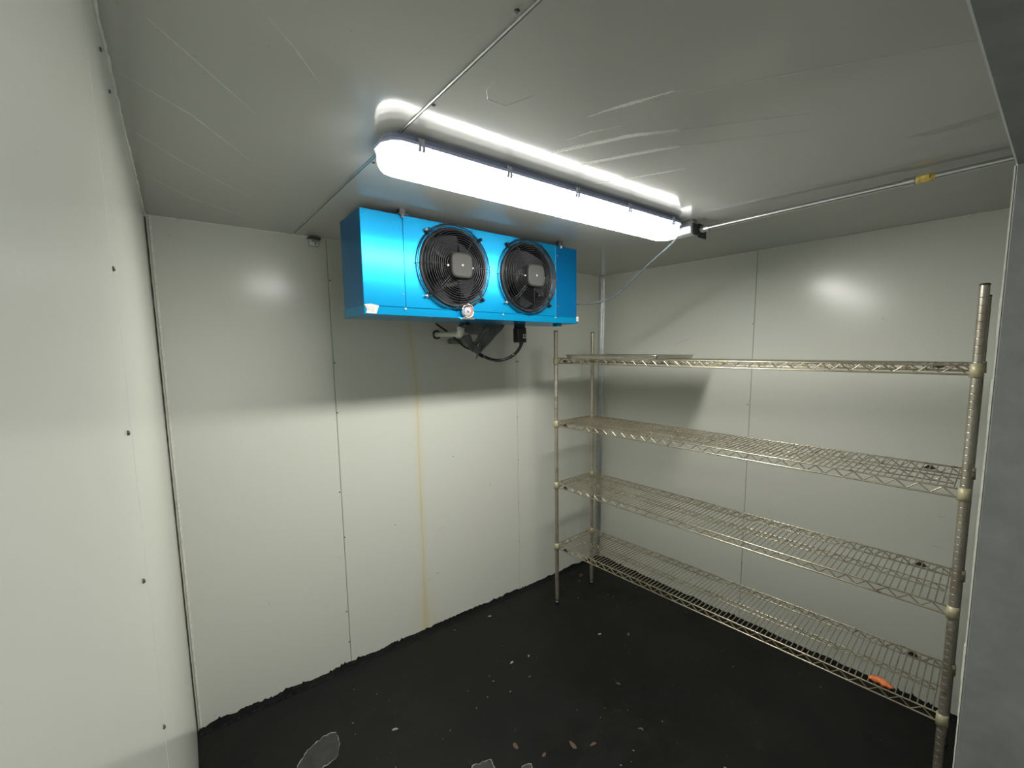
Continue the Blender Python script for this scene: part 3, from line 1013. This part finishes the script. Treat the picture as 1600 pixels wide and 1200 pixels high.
pan = obj('drip_pan', mb, 'blue', cool)
for x in (0.775, 1.262, 1.60):
    s_ = MB()
    s_.tube([(x, UY0 - 0.004, UZL - 0.008), (x, UY0 - 0.0085, UZL - 0.008)], 0.0048, 8, smooth=False)
    obj('screw', s_, 'screw_bright', pan)
mb = MB()
mb.add([(UX0 + 0.004, UY0 - 0.0060, UZ0 + 0.004), (UX0 + 0.044, UY0 - 0.0060, UZ0 + 0.003), (UX0 + 0.050, UY0 - 0.0066, UZ0 + 0.020), (UX0 + 0.054, UY0 - 0.0095, UZL - 0.001), (UX0 + 0.022, UY0 - 0.0090, UZL + 0.004), (UX0 - 0.003, UY0 - 0.0090, UZL + 0.001), (UX0 + 0.008, UY0 - 0.0060, UZ0 + 0.016),
        (UX0 + 0.004, UY0 - 0.0045, UZ0 + 0.004), (UX0 + 0.044, UY0 - 0.0045, UZ0 + 0.003), (UX0 + 0.050, UY0 - 0.0045, UZ0 + 0.020), (UX0 + 0.054, UY0 - 0.0045, UZL - 0.001), (UX0 + 0.022, UY0 - 0.0045, UZL + 0.004), (UX0 - 0.003, UY0 - 0.0045, UZL + 0.001), (UX0 + 0.008, UY0 - 0.0045, UZ0 + 0.016)],
       [tuple(range(7)), tuple(range(13, 6, -1))] + [(i, (i + 1) % 7, 7 + (i + 1) % 7, 7 + i) for i in range(7)])
o = obj('corner_patch', mb, 'torn', pan)
o['label'] = 'white corner where the blue film is torn away'
mb = MB()
mb.bbox((UX1 - 0.010, UY0 - 0.0092, UZ0 + 0.012), (UX1 + 0.006, UY0 - 0.004, UZL + 0.003), 0.0015)
o = obj('corner_patch', mb, 'torn', pan)
o['label'] = 'white corner where the blue film is torn away'
# hangers to the ceiling
for x in (0.778, 1.640):
    mb = MB()
    zc = ceil_z(x, UY0)
    mb.bbox((x - 0.022, UY0 - 0.012, UZ1 - 0.0005), (x + 0.022, UY0 + 0.03, UZ1 + 0.004), 0.001)
    mb.bbox((x - 0.012, UY0 - 0.008, UZ1 + 0.003), (x + 0.012, UY0 + 0.02, zc - 0.0005), 0.001)
    h_ = obj('hanger', mb, 'galv_dark', cool)
    mb = MB()
    mb.tube([(x, UY0 - 0.006, UZ1 - 0.012), (x, UY0 - 0.006, UZ1 - 0.002)], 0.0055, 6, smooth=False)
    mb.tube([(x, UY0 - 0.006, UZ1 - 0.004), (x, UY0 - 0.006, UZ1 - 0.0005)], 0.008, 6, smooth=False)
    obj('hanger_bolt', mb, 'screw_bright', h_)
for x in (0.778, 1.640):
    mb = MB()
    mb.bbox((x - 0.012, UY1 - 0.05, UZ1 - 0.001), (x + 0.012, UY1 - 0.02, ceil_z(x, UY1) - 0.0005), 0.001)
    obj('hanger', mb, 'galv_dark', cool)

# little dial thermometer clipped on the drip pan
TX, TY, TZ = 1.060, UY0 - 0.018, 1.835
th = thing('thermometer', 'small round dial thermometer standing on the front lip of the blue cooler', 'thermometer', (TX, TY, UZ0))
mb = MB()
mb.lathe([(0.0, 0.010), (0.026, 0.010), (0.031, 0.006), (0.032, -0.002), (0.029, -0.006), (0.0262, -0.0045), (0.0258, -0.001), (0.0, -0.001)], (TX, TY, TZ), 'y', 32)
obj('bezel', mb, 'chrome', th)
mb = MB()
mb.lathe([(0.0, -0.0014), (0.0257, -0.0014), (0.0257, 0.0)], (TX, TY, TZ), 'y', 28)
face = obj('dial', mb, 'dial', th)
mb = MB()


def arc_band(mb, cx, y, cz_, r0_, r1_, a0, a1, n_=14, th_=0.0005):
    vs = []
    for k in range(n_ + 1):
        a = math.radians(lerp(a0, a1, k / n_))
        for r_ in (r0_, r1_):
            for yy_ in (y, y - th_):
                vs.append((cx + r_ * math.cos(a), yy_, cz_ + r_ * math.sin(a)))
    fs = []
    for k in range(n_):
        i = 4 * k
        fs += [(i, i + 4, i + 6, i + 2), (i + 1, i + 3, i + 7, i + 5), (i, i + 1, i + 5, i + 4), (i + 2, i + 6, i + 7, i + 3)]
    mb.add(vs, fs)


arc_band(mb, TX, TY - 0.0014, TZ, 0.0165, 0.0205, -45, 120)
obj('red_band', mb, 'dial_red', face)
mb = MB()
arc_band(mb, TX, TY - 0.0014, TZ, 0.0165, 0.0205, 125, 215)
obj('blue_band', mb, 'dial_blue', face)
mb = MB()
for k in range(19):
    a = math.radians(-45 + k * 15)
    mb.tube([(TX + 0.0215 * math.cos(a), TY - 0.0019, TZ + 0.0215 * math.sin(a)), (TX + 0.0245 * math.cos(a), TY - 0.0019, TZ + 0.0245 * math.sin(a))], 0.0004, 4)
mb.box((TX - 0.008, TY - 0.0022, TZ - 0.006), (TX + 0.008, TY - 0.0015, TZ - 0.0035))
obj('tick_marks', mb, 'dial_black', face)
mb = MB()
mb.tube([(TX + 0.004, TY - 0.003, TZ - 0.003), (TX - 0.013, TY - 0.003, TZ + 0.009)], [0.0011, 0.0004], 5)
mb.lathe([(0.0, -0.004), (0.002, -0.0038), (0.002, -0.0014)], (TX, TY, TZ), 'y', 10)
obj('needle', mb, 'dial_black', face)
mb = MB()
mb.prism([(TX - 0.033, UZ0 - 0.004), (TX + 0.033, UZ0 - 0.004), (TX + 0.030, UZ0 + 0.003), (TX + 0.016, UZ0 + 0.010), (TX - 0.016, UZ0 + 0.010), (TX - 0.030, UZ0 + 0.003)], 'y', TY - 0.004, TY + 0.0125)
obj('foot', mb, 'chrome', th)

# condensate drain: PVC elbow through the back wall
dr = thing('drain_pipe', 'pale PVC elbow pipe running from the back wall under the blue cooler', 'pipe', (1.255, 2.283, 1.767))
mb = MB()
pe = [(1.257, 2.285, 1.767), (1.240, 2.18, 1.763), (1.195, 1.945, 1.7535)]
ex, ey, ezz = 1.187, 1.905, 1.752
pts = pe + [(1.190, 1.92, 1.752)]
mb.tube(pts, 0.0145, 14)
mb.tube([(1.197, 1.955, 1.754), (1.191, 1.926, 1.7525)], 0.0185, 14)
arc = []
for k in range(9):
    a = math.pi / 2 * k / 8
    arc.append((ex + 0.004 - 0.006 * math.sin(a), 1.926 - 0.022 * math.sin(a), 1.7525 + 0.022 * (1 - math.cos(a))))
mb.tube(arc, 0.0182, 14)
mb.tube([arc[-1], (arc[-1][0], arc[-1][1], 1.786)], 0.0195, 14)
obj('pipe', mb, 'pvc', dr)
mb = MB()
mb.tube([(arc[-1][0], arc[-1][1], 1.782), (arc[-1][0], arc[-1][1] - 0.01, 1.792), (arc[-1][0], arc[-1][1] - 0.045, 1.796), (arc[-1][0], arc[-1][1] - 0.06, UZ0 - 0.0005)], [0.014, 0.014, 0.013, 0.013], 10)
obj('riser', mb, 'rubber', dr)
mb = MB()
mb.tube([(1.257 + 0.0225 * math.cos(a), 2.2825, 1.767 + 0.0225 * math.sin(a)) for a in [2 * math.pi * k / 24 for k in range(24)]], [random.uniform(0.003, 0.0055) for _ in range(24)], 6, closed=True)
obj('wall_seal', mb, 'rubber', dr)

# dark taped insulation hanging under the cooler around the refrigerant line
ins = thing('pipe_insulation', 'drooping dark grey insulation wrap hanging under the blue cooler', 'insulation', (1.34, 1.92, 1.72))


def sheet(mb, outline, y_of, th_, n_=1):
    n_ = len(outline)
    fr = [(x, y_of(x, z) + random.uniform(-.004, .004), z) for x, z in outline]
    bk = [(x, y + th_, z) for x, y, z in fr]
    cx = sum(p[0] for p in fr) / n_; cz_ = sum(p[2] for p in fr) / n_
    cy = y_of(cx, cz_) - 0.012
    mb.add(fr + [(cx, cy, cz_)], [(i, (i + 1) % n_, n_) for i in range(n_)], True)
    mb.add(bk + [(cx, cy + th_, cz_)], [(i, (i + 1) % n_, n_) for i in range(n_)], True)
    mb.add(fr + bk, [(i, (i + 1) % n_, n_ + (i + 1) % n_, n_ + i) for i in range(n_)])


yo = lambda x, z: 1.93 + 0.25 * (1.80 - z)
mb = MB()
sheet(mb, [(1.215, 1.806), (1.30, 1.808), (1.40, 1.807), (1.485, 1.808), (1.470, 1.780), (1.430, 1.748), (1.405, 1.722), (1.372, 1.690), (1.350, 1.668), (1.338, 1.700), (1.335, 1.740), (1.30, 1.758), (1.262, 1.752), (1.225, 1.772)], yo, 0.010)
sheet(mb, [(1.205, 1.742), (1.262, 1.752), (1.275, 1.725), (1.285, 1.700), (1.325, 1.690), (1.352, 1.672), (1.325, 1.652), (1.285, 1.662), (1.255, 1.690), (1.225, 1.716)], lambda x, z: yo(x, z) - 0.008, 0.010)
obj('wrap', mb, 'insulation', ins)
mb = MB()
mb.tube([(1.345, 1.955, 1.760), (1.342, 1.955, 1.72), (1.336, 1.96, 1.69), (1.334, 1.965, 1.660)], [0.010, 0.009, 0.008, 0.006], 8)
mb.tube([(1.420, 1.945, 1.745), (1.385, 1.955, 1.71), (1.350, 1.96, 1.68), (1.336, 1.965, 1.660)], [0.007, 0.008, 0.009, 0.007], 8)
mb.tube([(1.334, 1.965, 1.665), (1.322, 1.967, 1.640), (1.312, 1.967, 1.622)], [0.006, 0.004, 0.001], 6)
obj('tape_strand', mb, 'insulation', ins)
mb = MB()
mb.tube([(1.32, 1.99, 1.70), (1.33, 2.10, 1.72), (1.345, 2.284, 1.73)], 0.016, 10)
mb.tube([(1.36, 1.90, 1.785), (1.345, 1.93, 1.77), (1.325, 1.985, 1.705)], 0.012, 10)
obj('refrigerant_line', mb, 'insulation', ins)

# black cable from the cooler looping to a small control box
cb = thing('power_cable', 'thick black cable looping below the blue cooler to the control box', 'cable', (1.45, 2.0, 1.62))


def smooth_path(P, n_=8):
    P = [Vector(p) for p in P]
    out = []
    for i in range(len(P) - 1):
        a, b_, c_, d = P[max(i - 1, 0)], P[i], P[i + 1], P[min(i + 2, len(P) - 1)]
        for k in range(n_):
            t = k / n_
            out.append(0.5 * ((2 * b_) + (c_ - a) * t + (2 * a - 5 * b_ + 4 * c_ - d) * t * t + (-a + 3 * b_ - 3 * c_ + d) * t ** 3))
    out.append(P[-1])
    return out


BXC, BYC = 1.512, 1.838
mb = MB()
mb.tube(smooth_path([(1.345, 2.040, 1.674), (1.385, 2.035, 1.650), (1.425, 2.000, 1.624), (1.452, 1.945, 1.615), (1.497, 1.91, 1.630), (1.518, 1.868, 1.662), (1.521, BYC, 1.6965)]), 0.0085, 8)
obj('thick_cable', mb, 'rubber', cb)
mb = MB()
mb.tube(smooth_path([(1.256, 2.284, 1.829), (1.245, 2.235, 1.815), (1.287, 2.199, 1.775), (1.277, 2.104, 1.733), (1.300, 2.055, 1.692), (1.345, 2.035, 1.668), (1.385, 2.027, 1.640), (1.408, 2.012, 1.630)]), 0.0052, 7)
obj('thin_cable', mb, 'rubber', cb)
for p in ((1.400, 2.020, 1.638), (1.466, 1.937, 1.618), (1.508, 1.893, 1.643)):
    mb = MB()
    nx = Vector((1, -0.3, -0.35 if p[0] < 1.4 else (0.2 if p[0] < 1.48 else 1.4))).normalized()
    e1 = nx.cross(Vector((0, 1, 0))).normalized(); e2 = nx.cross(e1)
    mb.tube([Vector(p) + 0.0098 * (math.cos(a) * e1 + math.sin(a) * e2) for a in [2 * math.pi * k / 14 for k in range(14)]], 0.0014, 5, closed=True)
    obj('cable_tie', mb, 'galv', cb)
bx = thing('control_box', 'small black control box hanging below the right half of the blue cooler', 'electrical box', (BXC, BYC, 1.75))
mb = MB()
mb.bbox((BXC - 0.030, BYC - 0.022, 1.708), (BXC + 0.030, BYC + 0.022, 1.786), 0.004)
mb.bbox((BXC - 0.027, BYC - 0.016, 1.784), (BXC + 0.027, BYC + 0.016, UZ0 - 0.0005), 0.002)
bo = obj('box_body', mb, 'black_plastic', bx)
mb = MB()
mb.bbox((BXC + 0.004, BYC - 0.0235, 1.730), (BXC + 0.022, BYC - 0.0218, 1.752), 0.0005)
sw = obj('switch_plate', mb, 'white', bx)
mb = MB()
mb.bbox((BXC + 0.009, BYC - 0.026, 1.736), (BXC + 0.017, BYC - 0.0232, 1.747), 0.0005)
obj('rocker', mb, 'black_plastic', sw)
mb = MB()
mb.tube([(BXC + 0.009, BYC, 1.697), (BXC + 0.009, BYC, 1.710)], 0.0115, 8, smooth=False)
obj('gland', mb, 'black_plastic', bx)
# two tiny dark fixings in the wall right of the box
screws(S_BACK, [(1.845, 1.60), (1.862, 1.60), (1.852, 1.765)], wall_back, 0.005)

# grey hose from behind the cooler up to the light's junction box
hs_ = MB()
hs_.tube(smooth_path([(UX1 + 0.004, 1.785, 1.925), (1.80, 1.74, 1.918), (1.86, 1.63, 1.915), (1.905, 1.52, 1.944), (1.90, 1.40, 2.015), (1.875, 1.28, 2.075), (1.853, 1.18, 2.120), (1.850, 1.135, 2.1495)], 10), 0.0042, 8)
h_ = obj('hose', hs_, 'cable_grey', None, at=(UX1, 1.785, 1.925))
tag(h_, 'thin grey cable sagging from the side of the blue cooler up to the light', 'cable')

# small clip at the top of the back wall
cl = thing('ceiling_clip', 'small pale metal clip with a dark hole at the top of the back wall', 'clip', (0.612, YB, 2.19))
mb = MB()
mb.bbox((0.590, YB - 0.014, 2.172), (0.632, YB - 0.0005, 2.204), 0.002)
cbod = obj('clip_body', mb, 'galv', cl)
mb = MB()
mb.bbox((0.584, YB - 0.03, 2.202), (0.640, YB - 0.0008, 2.2095), 0.001)
obj('clip_tab', mb, 'galv_dark', cl)
mb = MB()
mb.tube([(0.618, YB - 0.0135, 2.183), (0.618, YB - 0.0150, 2.183)], 0.005, 10, smooth=False)
mb.bbox((0.602, YB - 0.0150, 2.192), (0.626, YB - 0.0135, 2.1965), 0.0004)
obj('clip_hole', mb, 'screw', cl)

# ------------------------------------------------------------------ wire shelving rack
A = math.radians(3.77)
FLp, FRp = Vector((1.940, 2.005, 0)), Vector((2.060, 0.185, 0))
DEP = 0.37
ux = Vector((math.cos(A), math.sin(A), 0))
uy = (FRp - FLp).normalized()
LEN = (FRp - FLp).length
rack = thing('wire_shelving_rack', 'tall tarnished chrome wire shelving rack with four shelves along the right wall', 'shelf', (2.18, 1.10, 0))


def RP(u, v, z):
    """u metres along the rack from its far end, v metres towards the wall"""
    return FLp + uy * u + ux * v + Vector((0, 0, z))


PR = 0.0127
# posts with a groove every inch
for (u, v, top) in ((0, 0, 1.790), (0, DEP, 1.790), (LEN, 0, 1.842), (LEN, DEP, 1.835)):
    base = RP(u, v, 0)
    mb = MB()
    prof = [(PR * 0.95, 0.022)]
    z = 0.045
    while z < top - 0.02:
        prof += [(PR, z - 0.0022), (PR, z - 0.0009), (PR * 0.955, z - 0.0004), (PR * 0.955, z + 0.0004), (PR, z + 0.0009), (PR, z + 0.0022)]
        z += 0.0254
    prof += [(PR, top - 0.004)]
    mb.lathe(prof, base, 'z', 14)
    post = obj('post', mb, 'post', rack, at=base)
    mb = MB()
    mb.lathe([(0.0, top), (PR * 0.8, top), (PR * 1.06, top - 0.003), (PR * 1.06, top - 0.006), (PR * 0.9, top - 0.007)], base, 'z', 14)
    obj('post_cap', mb, 'tag_dark', post)
    mb = MB()
    mb.lathe([(0.0, 0.0), (0.014, 0.0), (0.016, 0.004), (0.012, 0.010), (0.006, 0.012), (0.006, 0.024), (0.0, 0.024)], base, 'z', 12)
    obj('levelling_foot', mb, 'galv_dark', post)

ZL_ = [0.390, 0.803, 1.204, 1.603]       # at the far end
ZR_ = [0.338, 0.740, 1.156, 1.568]       # at the near end
NW, NSOLO = 88, 75
TH = 0.030                               # truss height
RT, RS = 0.0033, 0.0021                  # rail and surface wire radii
E0 = 0.022


def zigzag(mb, p0, p1, n_, up_z, lo_z, r, sub=4):
    pts = []
    for k in range(2 * n_ + 1):
        t = k / (2 * n_)
        p = p0.lerp(p1, t)
        pts.append(p + Vector((0, 0, up_z if k % 2 else lo_z)))
    out = []
    for i, p in enumerate(pts):          # rounded bends
        if 0 < i < len(pts) - 1:
            out += [p.lerp(pts[i - 1], 0.12), p, p.lerp(pts[i + 1], 0.12)]
        else:
            out.append(p)
    mb.tube(out, r, 5)


wire_me = None
for si in range(4):
    za, zb = ZL_[si], ZR_[si]
    zz = lambda u: lerp(za, zb, u / LEN)
    Q = lambda u, v, dz=0.0: RP(u, v, zz(u) + dz)
    hi, lo = TH / 2, -TH / 2
    mb = MB()
    for v in (0.0, DEP):
        mb.tube([Q(PR + .002, v, hi), Q(LEN - PR - .002, v, hi)], RT, 7)
        mb.tube([Q(PR + .002, v, lo), Q(LEN - PR - .002, v, lo)], RT, 7)
        zigzag(mb, Q(E0, v), Q(LEN - E0, v), 29, hi - 0.002, lo + 0.002, 0.0024)
    for u in (0.0, LEN):
        mb.tube([Q(u, PR + .002, hi), Q(u, DEP - PR - .002, hi)], RT, 7)
        mb.tube([Q(u, PR + .002, lo), Q(u, DEP - PR - .002, lo)], RT, 7)
        zigzag(mb, Q(u, E0), Q(u, DEP - E0), 5, hi - 0.002, lo + 0.002, 0.0024)
    shelf = obj('wire_shelf', mb, 'wire', rack, at=Q(0, 0), fix=False)
    mb = MB()
    mb.tube([Q(0.004, DEP / 2, hi - 2 * RS), Q(LEN - 0.004, DEP / 2, hi - 2 * RS)], 0.0024, 6)
    mb.tube([Q(0.03, DEP / 2, lo + 0.004), Q(LEN - 0.03, DEP / 2, lo + 0.004)], 0.0024, 6)
    zigzag(mb, Q(0.03, DEP / 2), Q(LEN - 0.03, DEP / 2), 29, hi - 0.005, lo + 0.005, 0.0020)
    obj('centre_truss', mb, 'wire', shelf, fix=False)
    # surface wires from the front rail to the back rail
    us = [0.026 + k * (LEN - 0.052) / (NW - 1) for k in range(NW)]
    far = MB()
    for u in us[:NW - NSOLO]:
        far.tube([Q(u, -0.004, hi + RT * 0.3), Q(u, DEP + 0.004, hi + RT * 0.3)], RS, 6)
    o = obj('surface_wires', far, 'wire', shelf, fix=False)
    o['kind'] = 'stuff'
    for k, u in enumerate(us[NW - NSOLO:]):
        if wire_me is None:
            one = MB()
            one.tube([Q(u, -0.004, hi + RT * 0.3), Q(u, DEP + 0.004, hi + RT * 0.3)], RS, 6)
            o = obj('surface_wire', one, 'wire', shelf, at=Q(u, 0), fix=False)
            wire_me = o.data
        else:
            o = bpy.data.objects.new('surface_wire', wire_me)
            COL.objects.link(o)
            o.parent = shelf
            o.location = Q(u, 0) - root_of(shelf)
    # corner collars
    for (u, v) in ((0, 0), (0, DEP), (LEN, 0), (LEN, DEP)):
        mb = MB()
        p = Q(u, v)
        mb.lathe([(PR + 0.0008, -TH / 2 - 0.008), (PR + 0.0048, -TH / 2 - 0.008), (PR + 0.0042, 0.0), (PR + 0.0034, TH / 2 + 0.006), (PR + 0.0008, TH / 2 + 0.006)], p, 'z', 16)
        col_ = obj('corner_collar', mb, 'collar', shelf, at=p)
    for u, v in ((0.075, -0.002), (LEN - 0.115, DEP - 0.004)):
        mb = MB()
        a_, b_ = Q(u - 0.024, v - 0.0018), Q(u + 0.024, v + 0.0018)
        pts = []
        for t, h_ in ((-1, -0.008), (-0.55, 0.004), (-0.1, 0.010), (0.5, 0.008), (1, -0.006), (0.3, -0.010)):
            pts.append((u + t * 0.017, h_ * 0.75))
        vs = [Q(p[0], v - 0.0035, p[1]) for p in pts] + [Q(p[0], v + 0.0035, p[1]) for p in pts]
        mb.add(vs, [tuple(range(6)), tuple(range(11, 5, -1))] + [(i, (i + 1) % 6, 6 + (i + 1) % 6, 6 + i) for i in range(6)])
        t_ = obj('rail_tag', mb, 'tag_dark', shelf)
        t_['label'] = 'blackened clip tag on the rail'

# sheet pan on the top shelf
zt = 1.603 + TH / 2 + RT * 0.3 + RS
slope = (1.568 - 1.603) / LEN
pan_root = thing('sheet_pan', 'shallow aluminium baking tray lying on the far end of the top wire shelf', 'tray', RP(0.36, 0.20, zt + slope * 0.36))
mb = MB()


def rr_loop(u0, u1, v0, v1, r, dz):
    out = []
    for (cu, cv, a0) in ((u1 - r, v1 - r, 0), (u0 + r, v1 - r, 90), (u0 + r, v0 + r, 180), (u1 - r, v0 + r, 270)):
        for k in range(5):
            a = math.radians(a0 + k * 22.5)
            u, v = cu + r * math.cos(a), cv + r * math.sin(a)
            out.append(RP(u, v, zt + slope * u + dz))
    return out


U0, U1, V0, V1 = 0.055, 0.690, 0.005, 0.445
loops = [rr_loop(U0 + .014, U1 - .014, V0 + .014, V1 - .014, 0.02, 0.0004), rr_loop(U0 + .006, U1 - .006, V0 + .006, V1 - .006, 0.024, 0.0185), rr_loop(U0, U1, V0, V1, 0.028, 0.0205), rr_loop(U0 - .001, U1 + .001, V0 - .001, V1 + .001, 0.028, 0.0185),
         rr_loop(U0 + .002, U1 - .002, V0 + .002, V1 - .002, 0.026, 0.0175), rr_loop(U0 + .0072, U1 - .0072, V0 + .0072, V1 - .0072, 0.024, 0.0180), rr_loop(U0 + .0152, U1 - .0152, V0 + .0152, V1 - .0152, 0.02, 0.0016)]
n_ = 20
vs = [p for lp in loops for p in lp]
fs = [(L_ * n_ + i, L_ * n_ + (i + 1) % n_, (L_ + 1) * n_ + (i + 1) % n_, (L_ + 1) * n_ + i) for L_ in range(len(loops) - 1) for i in range(n_)]
fs += [tuple(range(n_)), tuple(range(6 * n_, 7 * n_))]
mb.add(vs, fs)
obj('pan_body', mb, 'tray', pan_root, fix=False)

# crumpled orange scrap on the bottom shelf
zo = lerp(0.390, 0.338, 0.9) + TH / 2 + RT * 0.3 + RS
c0 = RP(LEN - 0.172, 0.017, zo)
mb = MB()
rnd = random.Random(4)
nu, nv = 14, 10
vs = []
for i in range(nu):
    t = i / (nu - 1)
    r_ = 0.002 + 0.013 * math.sin(math.pi * min(max(t, 0.03), 0.97)) ** 0.6
    cc = c0 + uy * (t - 0.5) * 0.075 + ux * 0.006 * math.sin(t * 5)
    for j in range(nv):
        a = 2 * math.pi * j / nv
        rr = r_ * rnd.uniform(0.78, 1.2)
        vs.append(cc + ux * rr * 1.15 * math.cos(a) + Vector((0, 0, max(0.0002, 0.010 + rr * 0.85 * math.sin(a)))))
fs = [(i * nv + j, i * nv + (j + 1) % nv, (i + 1) * nv + (j + 1) % nv, (i + 1) * nv + j) for i in range(nu - 1) for j in range(nv)]
fs += [tuple(range(nv)), tuple(range((nu - 1) * nv, nu * nv))]
mb.add(vs, fs, True)
o = obj('orange_scrap', mb, 'orange', None, at=c0)
tag(o, 'crumpled orange scrap lying near the front edge of the bottom wire shelf', 'scrap')
